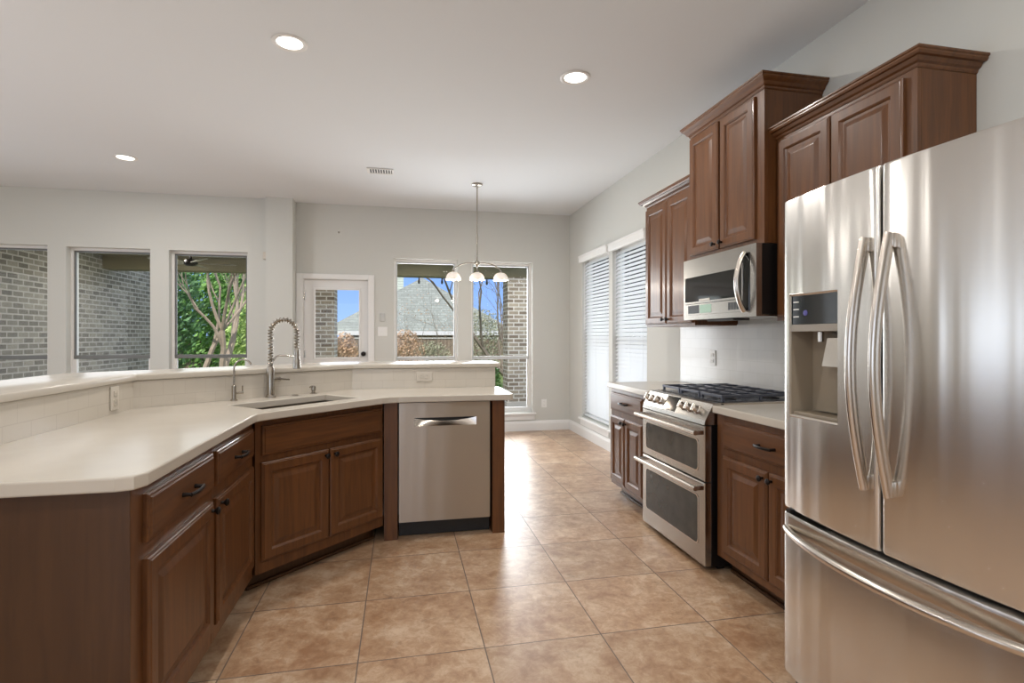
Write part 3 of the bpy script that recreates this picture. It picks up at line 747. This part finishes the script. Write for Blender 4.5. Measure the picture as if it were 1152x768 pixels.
MB().lathe([(.012, .305), (.0165, .29), (.018, .255), (.016, .24), (.021, .225), (.023, .185), (.024, .175), (.02, .172)][::-1], 18, hp).build('spray_head', M_nickel, t, True)
MB().tube([(0, 0, .185), dirx*.012+Vector((0, 0, .22)), dirx*.03+Vector((0, 0, .25)), dirx*.05+Vector((0, 0, .258)), dirx*(2*rad-.02)+Vector((0, 0, .252))], .0055, 10).build('holder_arm', M_nickel, t, True)
# filtered water tap
t = thing('water_filter_tap', 'slim gooseneck filtered water tap left of the big faucet', 'faucet', (-.955, 3.385, .9155), PI/4)
MB().lathe([(.019, 0), (.019, .008), (.0125, .011), (.0125, .085), (.008, .09)], 16).build('body', M_nickel, t, True)
P = [Vector((0, 0, .085+.10*i/4)) for i in range(5)]
for i in range(1, 17):
    a = PI - PI*.86*i/16; P.append(dirx*(.048+.048*math.cos(a)) + Vector((0, 0, .185+.055*math.sin(a))))
MB().tube(P, .0052, 10).build('spout', M_nickel, t, True)
MB().tube([(.012, 0, .045), (.05, -.01, .045)], .008, 10).tube([(.046, -.009, .048), (.046, -.009, .085)], .0035, 8).build('lever', M_nickel, t, True)
t = thing('soap_dispenser', 'small nickel soap dispenser pump right of the big faucet', 'soap dispenser', (-.565, 3.708, .9155), PI/4)
MB().lathe([(.022, 0), (.022, .004), (.012, .007), (.012, .02), (.016, .024), (.016, .045), (.013, .05), (.003, .052)], 16).build('body', M_nickel, t, True)
MB().tube([(0, 0, .046), (-.02, -.01, .05), (-.042, -.02, .046)], [.006, .005, .0045], 10).build('spout', M_nickel, t, True)
tag(MB().lathe([(.019, 0), (.019, .004), (.014, .006), (.003, .0065)], 16).build('sink_button', M_nickel, None, True, (-.66, 3.612, .9155)), 'flat round button cap between faucet and soap dispenser', 'button')

# ------------------------------------------------------------------ outlets and switches
def outlet(loc, rz, label, w=.075, h=.115, horizontal=False, mat=None):
    """plate facing local -y"""
    t = thing('outlet', label, 'outlet', loc, rz)
    if horizontal: w, h = h, w
    MB().box(-w/2, w/2, -.006, 0, -h/2, h/2, .002).build('cover_plate', mat or M_plate, t)
    for s_ in (-1, 1):
        cx, cz = (s_*.022, 0) if horizontal else (0, s_*.022)
        r = MB().box(cx-.014, cx+.014, -.009, -.0065, cz-.014, cz+.014, .003).build('receptacle', mat or M_plate, t)
        q = MB()
        for k in (-.005, .005):
            if horizontal: q.box(cx-.004, cx+.004, -.0095, -.0088, cz+k-.001, cz+k+.001)
            else: q.box(cx+k-.001, cx+k+.001, -.0095, -.0088, cz-.004, cz+.004)
        q.build('slots', M_grey, r)
    return t
outlet((A.x+.001, 2.925, .992), PI/2, 'outlet in the tile under the bar ledge, left part of peninsula')
outlet((.165, B.y-.001, 1.0), 0, 'outlet in the tile above the dishwasher', .07, .115, True)
outlet((XR-.012, 3.62, 1.13), -PI/2, 'outlet in the white tile behind the range', mat=simple('tile_white_plate', (214, 211, 206), .3))
outlet((1.93, YB-.001, .37), 0, 'outlet low on the back wall right of the tall window', mat=M_whitep)
t = thing('light_switch', 'double switch plate on the wall right of the patio door', 'switch', (-.235, YB-.001, 1.355))
MB().box(-.06, .06, -.006, 0, -.06, .06, .002).build('cover_plate', M_whitep, t)
for s_ in (-.025, .025): MB().box(s_-.006, s_+.006, -.014, -.0065, -.012, .012, .002).build('toggle', M_whitep, t)
tag(MB().box(-.03, .03, -.02, 0, -.055, .055, .006).build('thermostat', simple('grey_sensor', (196, 196, 192), .5), None, False, (-.235, YB-.001, 1.54)), 'small pale wall sensor above the double switch plate', 'sensor')
tag(MB().box(-.045, .0, -.04, 0, -.045, .045, .006).build('door_chime', M_plate, None, False, (-1.604, YL-.001, 2.275)), 'small beige box high on the wall beside the pilaster', 'sensor')
tag(MB().lathe([(.012, 0), (.010, .01), (.003, .012)], 12, (0, 0, 0), (0, -1, 0)).build('wall_hook', M_nickel, None, False, (-.78, YB-.001, 2.62)), 'tiny hook on the wall high above the patio door', 'hook')

# ------------------------------------------------------------------ ceiling fixtures
def can_light(x, y, label, power=19):
    t = thing('ceiling_light', label, 'ceiling light', (x, y, CZ-.001), 0)
    MB().lathe([(.098, 0), (.098, -.004), (.088, -.008), (.076, -.006), (.07, -.0015)], 32, cap=False).build('trim_ring', M_white, t, True)
    MB().lathe([(.07, -.0012), (.068, -.0028), (.0, -.0028)][:2], 32).build('lens', M_can, t)
    o = lamp('ceiling_light_lamp', 'AREA', (0, 0, -.012), (0, 0, 0), power, (1, .965, .92), shape='DISK', size=.13); o.parent = t
    return t
can_light(-.626, 3.265, 'recessed ceiling light, the largest in view, left of centre')
can_light(1.108, 3.325, 'recessed ceiling light nearest the wall cabinets')
can_light(-2.542, 5.67, 'recessed ceiling light above the three living room windows')
def unseen_can(x, y): can_light(x, y, 'recessed ceiling light added for fill, out of view')['group'] = 'added fill lights out of view'
for x, y in ((-.6, .6), (1.1, .6), (-3.4, 2.6), (-3.4, -.6), (-1.2, -1.8)): unseen_can(x, y)  # unseen cans added to even out the room's brightness
t = thing('ceiling_vent', 'white louvred air vent in the ceiling', 'vent', (-.207, 5.6, CZ-.001))
MB().box(-.13, .13, -.085, -.07, -.010, 0, .002).box(-.13, .13, .07, .085, -.010, 0, .002).box(-.13, -.115, -.07, .07, -.010, 0, .002).box(.115, .13, -.07, .07, -.010, 0, .002).build('frame', M_white, t)
box(-.115, .115, -.07, .07, -.002, -.0005).build('shade_sheet', simple('vent_shadow', (70, 72, 74), .8), t)  # dark sheet painted as the shade behind the louvres
mb = MB()
for k in range(9): mb.box(-.108+.026*k-.006, -.108+.026*k+.006, -.07, .07, -.009, -.004)
mb.build('louvres', M_white, t)

# pendant with three glass shades
t = thing('pendant_light', 'brushed nickel pendant with three lit bell shades', 'pendant lamp', (.822, 5.873, CZ-.001), math.radians(-4))
MB().lathe([(.062, 0), (.062, -.012), (.05, -.02), (.012, -.024), (.010, -.05)][::-1], 24).build('canopy', M_nickel, t, True)
MB().cyl((0, 0, -.05), (0, 0, -.85), .0085, 12).build('rod', M_nickel, t, True)
HZ = -.875
MB().lathe([(.010, HZ+.03), (.028, HZ+.015), (.03, HZ-.01), (.018, HZ-.02), (.012, HZ-.04)][::-1], 18).build('hub', M_nickel, t, True)
for dx in (-.262, 0, .262):
    zs = HZ-.10
    if dx:
        P = []
        for i in range(13):
            u = i/12; P.append((dx*u, 0, HZ + .018*math.sin(PI*u*.6) - .085*u**2.4))
        mb = MB().tube(P, .006, 10)
    else: mb = MB().cyl((0, 0, HZ-.03), (0, 0, zs+.02), .006, 10)
    mb.lathe([(.007, zs+.03), (.016, zs+.018), (.018, zs-.006)][::-1], 14, (dx, 0, 0)); mb.build('arm', M_nickel, t, True)
    mb = MB(); R = []; NS = 32
    for r, z in ((.016, zs), (.045, zs-.008), (.066, zs-.028), (.078, zs-.055), (.084, zs-.085), (.082, zs-.085), (.075, zs-.055), (.062, zs-.030), (.042, zs-.012), (.016, zs-.004)):
        k = .06*max(0, (zs-.03-z)/.055)
        R.append([(dx+r*(1+k*math.cos(8*2*PI*i/NS)*.4)*math.cos(2*PI*i/NS), r*(1+k*math.cos(8*2*PI*i/NS)*.4)*math.sin(2*PI*i/NS), z-(.006*math.cos(8*2*PI*i/NS) if r > .08 else 0)) for i in range(NS)])
    mb.rings(R, False, False); sh = mb.build('lamp_shade', M_opal, t, True)
    MB().lathe([(.008, zs-.012), (.012, zs-.03), (.026, zs-.058), (.028, zs-.072), (.018, zs-.09), (.004, zs-.096)][::-1], 14, (dx, 0, 0)).build('bulb', M_bulb, sh, True)
    o = lamp('pendant_lamp', 'POINT', (dx, 0, zs-.13), (0, 0, 0), 5, (1, .9, .78), shadow_soft_size=.03); o.parent = t

# ------------------------------------------------------------------ blinds on the right wall (local x -> -Y, y -> +X)
def blind(yn, yf, z0, z1, label):
    t = thing('window_blind', label, 'blind', (XR, yf, 0), -PI/2)
    w = yf-yn
    MB().box(-.02, w+.02, -.045, -.002, z1-.035, z1+.055, .008).box(-.02, w+.02, -.052, -.04, z1+.03, z1+.055, .004).build('valance', M_white, t)
    mb = MB(); zz = z1-.06; tilt = math.radians(52)
    while zz > z0+.05:
        c, s_ = math.cos(tilt)*.025, math.sin(tilt)*.025
        y = .045
        mb.rings([[(x, y-c, zz-s_), (x, y-.0+.002, zz+.0035), (x, y+c, zz+s_), (x, y, zz+.0005)] for x in (.012, w-.012)])
        zz -= .0425
    mb.build('slats', M_slat, t)
    MB().box(.012, w-.012, .025, .07, z0+.012, z0+.032, .004).build('bottom_rail', M_slat, t)
    mb = MB()
    for x in (.12, w/2, w-.12): mb.cyl((x, .018, z0+.03), (x, .018, z1-.04), .0012, 5)
    mb.build('ladder_cords', M_slat, t)
    MB().cyl((.06, .008, z1-.9), (.06, .008, z1-.04), .0035, 8).build('tilt_wand', M_white, t)
    return t
blind(5.705, 6.61, .26, 2.275, 'white slatted blind on the window nearest the room corner')
blind(4.745, 5.60, .26, 2.265, 'white slatted blind on the window beside the wall cabinet')

# ------------------------------------------------------------------ outdoors: patio, brick, plants, neighbours
GZ = -.25
struct('ground', box(-40, 40, 7.4, 70, GZ-.2, GZ), M_grass)
struct('patio_floor', box(-5.1, 3.4, 7.40, 10.4, GZ+.001, -.04), M_conc)
struct('patio_ceiling', box(-5.3, 3.6, 7.40, 10.55, 2.62, 2.80), M_patio)
struct('patio_beam', box(-5.3, 3.6, 10.0, 10.3, 2.41, 2.62), M_patio)
struct('roof', box(-7, 2.62, -4.2, 7.6, 3.2, 3.4), M_roof)
struct('wall_patio', box(-5.1, -4.82, 7.28, 12.3, GZ, 3.2), M_brickp)
def column(x0, x1, label):
    t = thing('brick_column', label, 'column', ((x0+x1)/2, 10.15, GZ))
    w = (x1-x0)/2
    box(-w, w, -.24, .24, .0, 2.41-GZ).build('shaft', M_brickc, t); box(-w-.03, w+.03, -.27, .27, .22, .30).build('plinth', M_conc, t)
column(-1.50, -1.16, 'brick patio column seen through the patio door')
column(1.97, 2.52, 'brick patio column seen through the tall right window')
t = thing('ceiling_fan', 'patio ceiling fan seen through the third living room window', 'fan', (-3.15, 9.0, 2.40))
MB().lathe([(.02, .215), (.05, .20), (.02, .18), (.02, .08), (.09, .05), (.10, .0), (.06, -.03), (.004, -.035)][::-1], 18).build('motor', M_bronze, t, True)
for k in range(5):
    mb = MB(); a = 2*PI*k/5+.3; m = Matrix.Rotation(a, 4, 'Z')
    b_ = bmesh.new(); pts = [(.10, -.03), (.2, -.055), (.55, -.07), (.62, -.03), (.62, .03), (.55, .07), (.2, .055), (.10, .03)]
    lo = [b_.verts.new((x, y, .01+y*.2)) for x, y in pts]; hi = [b_.verts.new((x, y, .018+y*.2)) for x, y in pts]
    b_.faces.new(lo[::-1]); b_.faces.new(hi)
    for i in range(8): b_.faces.new((lo[i], lo[(i+1) % 8], hi[(i+1) % 8], hi[i]))
    mb.add(b_, m); mb.build('fan_blade', simple('fan_blade_paint', (170, 166, 150), .5) if 'fan_blade_paint' not in MATS else MATS['fan_blade_paint'], t)
for k, (x, lab) in enumerate(((.35, 'round patio ceiling light seen through the kitchen window'), (-3.6, 'round patio ceiling light near the patio brick wall'), (2.2, 'round patio ceiling light near the right brick column'))):
    t = thing('patio_light', lab, 'ceiling light', (x, 8.9, 2.619))
    MB().lathe([(.09, 0), (.09, -.006), (.075, -.010), (.068, -.004)], 24, cap=False).build('trim_ring', M_white, t, True)
    MB().lathe([(.068, -.002), (.066, -.004)], 24).build('lens', M_can, t)
    o = lamp('patio_lamp', 'AREA', (0, 0, -.014), (0, 0, 0), 24, (1, .97, .92), shape='DISK', size=.13); o.parent = t
t = thing('string_lights', 'string of bulbs hanging from the patio beam', 'string lights', (0, 9.96, 2.40))
P = [(-.3+.15*i, 0, -.03-.02*math.sin(PI*i)) for i in range(18)]
MB().tube(P, .005, 6).build('cable', M_dark, t)
for k in range(5): MB().lathe([(.012, 0), (.014, -.04), (.022, -.07), (.018, -.10), (.004, -.115)][::-1], 10, (-.1+.42*k, 0, -.03)).build('bulb', M_dark, t, True)

def leaves(mb, c, rad, n, size, rng):
    for _ in range(n):
        while True:
            p = Vector((rng.uniform(-1, 1), rng.uniform(-1, 1), rng.uniform(-1, 1)))
            if .25 < p.length < 1: break
        q = Vector(c) + Vector((p.x*rad[0], p.y*rad[1], p.z*rad[2]))
        a = Vector((rng.gauss(0, 1), rng.gauss(0, 1), rng.gauss(0, 1))).normalized(); b = a.orthogonal().normalized()
        c2 = a.cross(b); s_ = size*rng.uniform(.6, 1.3)
        vs = [mb.bm.verts.new(q+v) for v in (b*s_, c2*s_*.45, -b*s_, -c2*s_*.45)]
        mb.face(vs)
def branch(mb, p, d, ln, r, depth, rng, tips, spread=.5, curl=.12, upb=.15):
    pts, rs = [p], [r]; n_ = 4
    for i in range(n_):
        d = (d + Vector((rng.gauss(0, curl), rng.gauss(0, curl), rng.gauss(0, curl)+upb*.3))).normalized()
        pts.append(pts[-1]+d*ln/n_); rs.append(r*(1-.35*(i+1)/n_))
    mb.tube(pts, rs, 6 if r > .02 else 4)
    if depth == 0: tips.append(pts[-1]); return
    for k in range(rng.choice((2, 3, 3))):
        ax = Vector((rng.gauss(0, 1), rng.gauss(0, 1), rng.gauss(0, .4))).normalized()
        nd = (d + ax*spread).normalized()
        branch(mb, pts[-1 if k else -2], nd, ln*rng.uniform(.6, .85), rs[-1]*.72, depth-1, rng, tips, spread, curl, upb)
def tree(name, label, loc, trunks, mat, leafm, nleaf, seed, depth=4, spread=.45, size=.05, lrad=.35):
    rng = random.Random(seed)
    t = thing(name, label, 'tree', loc)
    mb = MB(); tips = []
    for (ox, oy), d, ln, r in trunks: branch(mb, Vector((ox, oy, -.02)), Vector(d).normalized(), ln, r, depth, rng, tips, spread)
    mb.build('branches', mat, t)
    if nleaf:
        mb = MB()
        for p in tips: leaves(mb, p, (lrad,)*3, max(1, nleaf//len(tips)), size, rng)
        mb.build('foliage', leafm, t)
def shrub(label, loc, rad, leafm, n_, seed, size=.06, stems=8):
    rng = random.Random(seed)
    t = thing('shrub', label, 'shrub', loc); mb = MB()
    for k in range(stems):
        a = rng.uniform(0, 2*PI); mb.tube([(0, 0, -.02), (rad[0]*.3*math.cos(a), rad[1]*.3*math.sin(a), rad[2]*.8), (rad[0]*.75*math.cos(a), rad[1]*.75*math.sin(a), rad[2]*rng.uniform(1.1, 1.9))], [.02, .014, .004], 5)
    mb.build('stems', M_barkd, t)
    mb = MB(); leaves(mb, (0, 0, rad[2]), rad, n_, size, rng); mb.build('foliage', leafm, t)
# crape myrtle in the third living-room window
tree('crape_myrtle', 'bare multi-trunk crape myrtle outside the third living room window', (-4.25, 13.2, GZ), [((-.12, 0), (-.05, 0, 1), 1.75, .075), ((.14, .05), (.02, .03, 1), 1.7, .10), ((.30, -.02), (.16, -.02, 1), 1.7, .085)], M_bark, M_leaf[4], 0, 3, 5, .30)
shrub('tall dark green hedge bush left of the crape myrtle', (-7.1, 17.2, GZ), (1.4, 1.0, 2.6), M_leaf[1], 5200, 11, .10)
shrub('bright green hedge bush right behind the crape myrtle', (-4.9, 19.2, GZ), (1.6, .8, 2.5), M_leaf[0], 5200, 12, .10)
shrub('pale lime bush at the right behind the crape myrtle', (-3.9, 16.4, GZ), (1.0, .8, 1.6), M_leaf[2], 3200, 13, .08)
shrub('broad mid green hedge bush in front of the fence, behind the crape myrtle', (-6.3, 21.3, GZ), (2.3, .5, 2.7), M_leaf[0], 6500, 14, .11)
# right windows
tree('yard_tree', 'leaning bare tree outside the tall right window', (3.0, 14.0, GZ), [((0, 0), (-.42, 0, 1), 2.1, .075), ((.12, .2), (-.12, .05, 1), 1.9, .055), ((-.1, .3), (-.2, .1, 1), 1.5, .04)], M_barkd, M_leaf[4], 1500, 5, 5, .5, .03, .3)
tree('twiggy_tree', 'thin twiggy tree outside the left kitchen window', (1.1, 15.8, GZ), [((0, 0), (-.1, 0, 1), 1.0, .028), ((-.5, .2), (-.15, .05, 1), .9, .024), ((.45, .2), (.1, .05, 1), 1.0, .026)], M_barkd, M_leaf[3], 500, 9, 5, .7, .025, .3)
shrub('brown leafed shrub at the left of the kitchen window view', (.16, 18.8, GZ), (.66, .6, .9), M_leaf[3], 2200, 21, .05)
shrub('brown twiggy shrub in the middle of the kitchen window view', (1.15, 20.6, GZ), (.75, .5, .7), M_leaf[4], 2000, 22, .05)
shrub('low green shrub at the right of the kitchen window view', (1.2, 13.6, GZ), (.42, .4, .42), M_leaf[0], 1600, 23, .04)
shrub('grey green shrub behind the leaning bare tree', (2.95, 19.4, GZ), (.9, .6, 1.3), M_leaf[4], 2600, 24, .05)
shrub('green shrub beside the right brick column', (1.86, 11.3, GZ), (.24, .3, .52), M_leaf[0], 1500, 25, .035)
shrub('reddish leafed shrub seen through the patio door glass', (-2.0, 20.0, GZ), (.5, .5, .85), M_leaf[3], 1500, 26, .06)
# wooden fence
t = thing('fence', 'brown board fence at the back of the yard', 'fence', (0, 22.0, GZ))
box(-12, 9, -.02, .02, .05, 1.45).build('board_panel', M_fence, t)
box(-12, 9, -.05, .03, 1.45, 1.50).build('cap_rail', M_conc, t)
for k in range(9): box(-12+2.6*k, -11.9+2.6*k, .025, .12, 0, 1.44).build('post', M_fence, t)
# neighbour house: pyramid roof over brick walls
t = thing('neighbor_house', 'grey roofed neighbouring house beyond the fence', 'house', (.9, 28, GZ))
box(-3.5, 3.6, -3.4, 3.6, 0, 1.85).build('wall', M_hbrick, t)
mb = MB(); ap = [mb.bm.verts.new((.15, -.3, 4.55)), mb.bm.verts.new((.15, .8, 4.55))]
q = [mb.bm.verts.new(p) for p in ((-4.3, -4.0, 1.75), (4.3, -4.0, 1.75), (4.3, 4.0, 1.75), (-4.3, 4.0, 1.75))]
for f in ((q[0], q[1], ap[0]), (q[1], q[2], ap[1], ap[0]), (q[2], q[3], ap[1]), (q[3], q[0], ap[0], ap[1]), (q[3], q[2], q[1], q[0])): mb.face(f)
mb.build('roof', M_roof, t)
box(-4.35, 4.35, -4.06, -3.98, 1.60, 1.78).build('fascia', M_white, t)
for x in (-3.0, 1.2):
    wv = box(x-.5, x+.5, -3.44, -3.39, .5, 1.5).build('window', M_white, t)
    box(x-.44, x+.44, -3.46, -3.42, .56, 1.44).build('pane', M_tint, wv)
t = thing('neighbor_house', 'pale sided two storey house at the left of the kitchen window view', 'house', (-2.2, 34, GZ))
box(.6, 2.35, 0, 6, 0, 6.4).build('wall', M_siding, t)
mb = MB().rings([[(.3, -.4, 6.4), (.3, 6.4, 6.4), (.3, 3, 8.4)], [(2.65, -.4, 6.4), (2.65, 6.4, 6.4), (2.65, 3, 8.4)]]); mb.build('roof', M_roof, t)
wv = box(1.0, 1.5, -.04, .01, 4.2, 5.2).build('window', M_white, t); box(1.06, 1.44, -.06, -.03, 4.26, 5.14).build('pane', M_tint, wv)
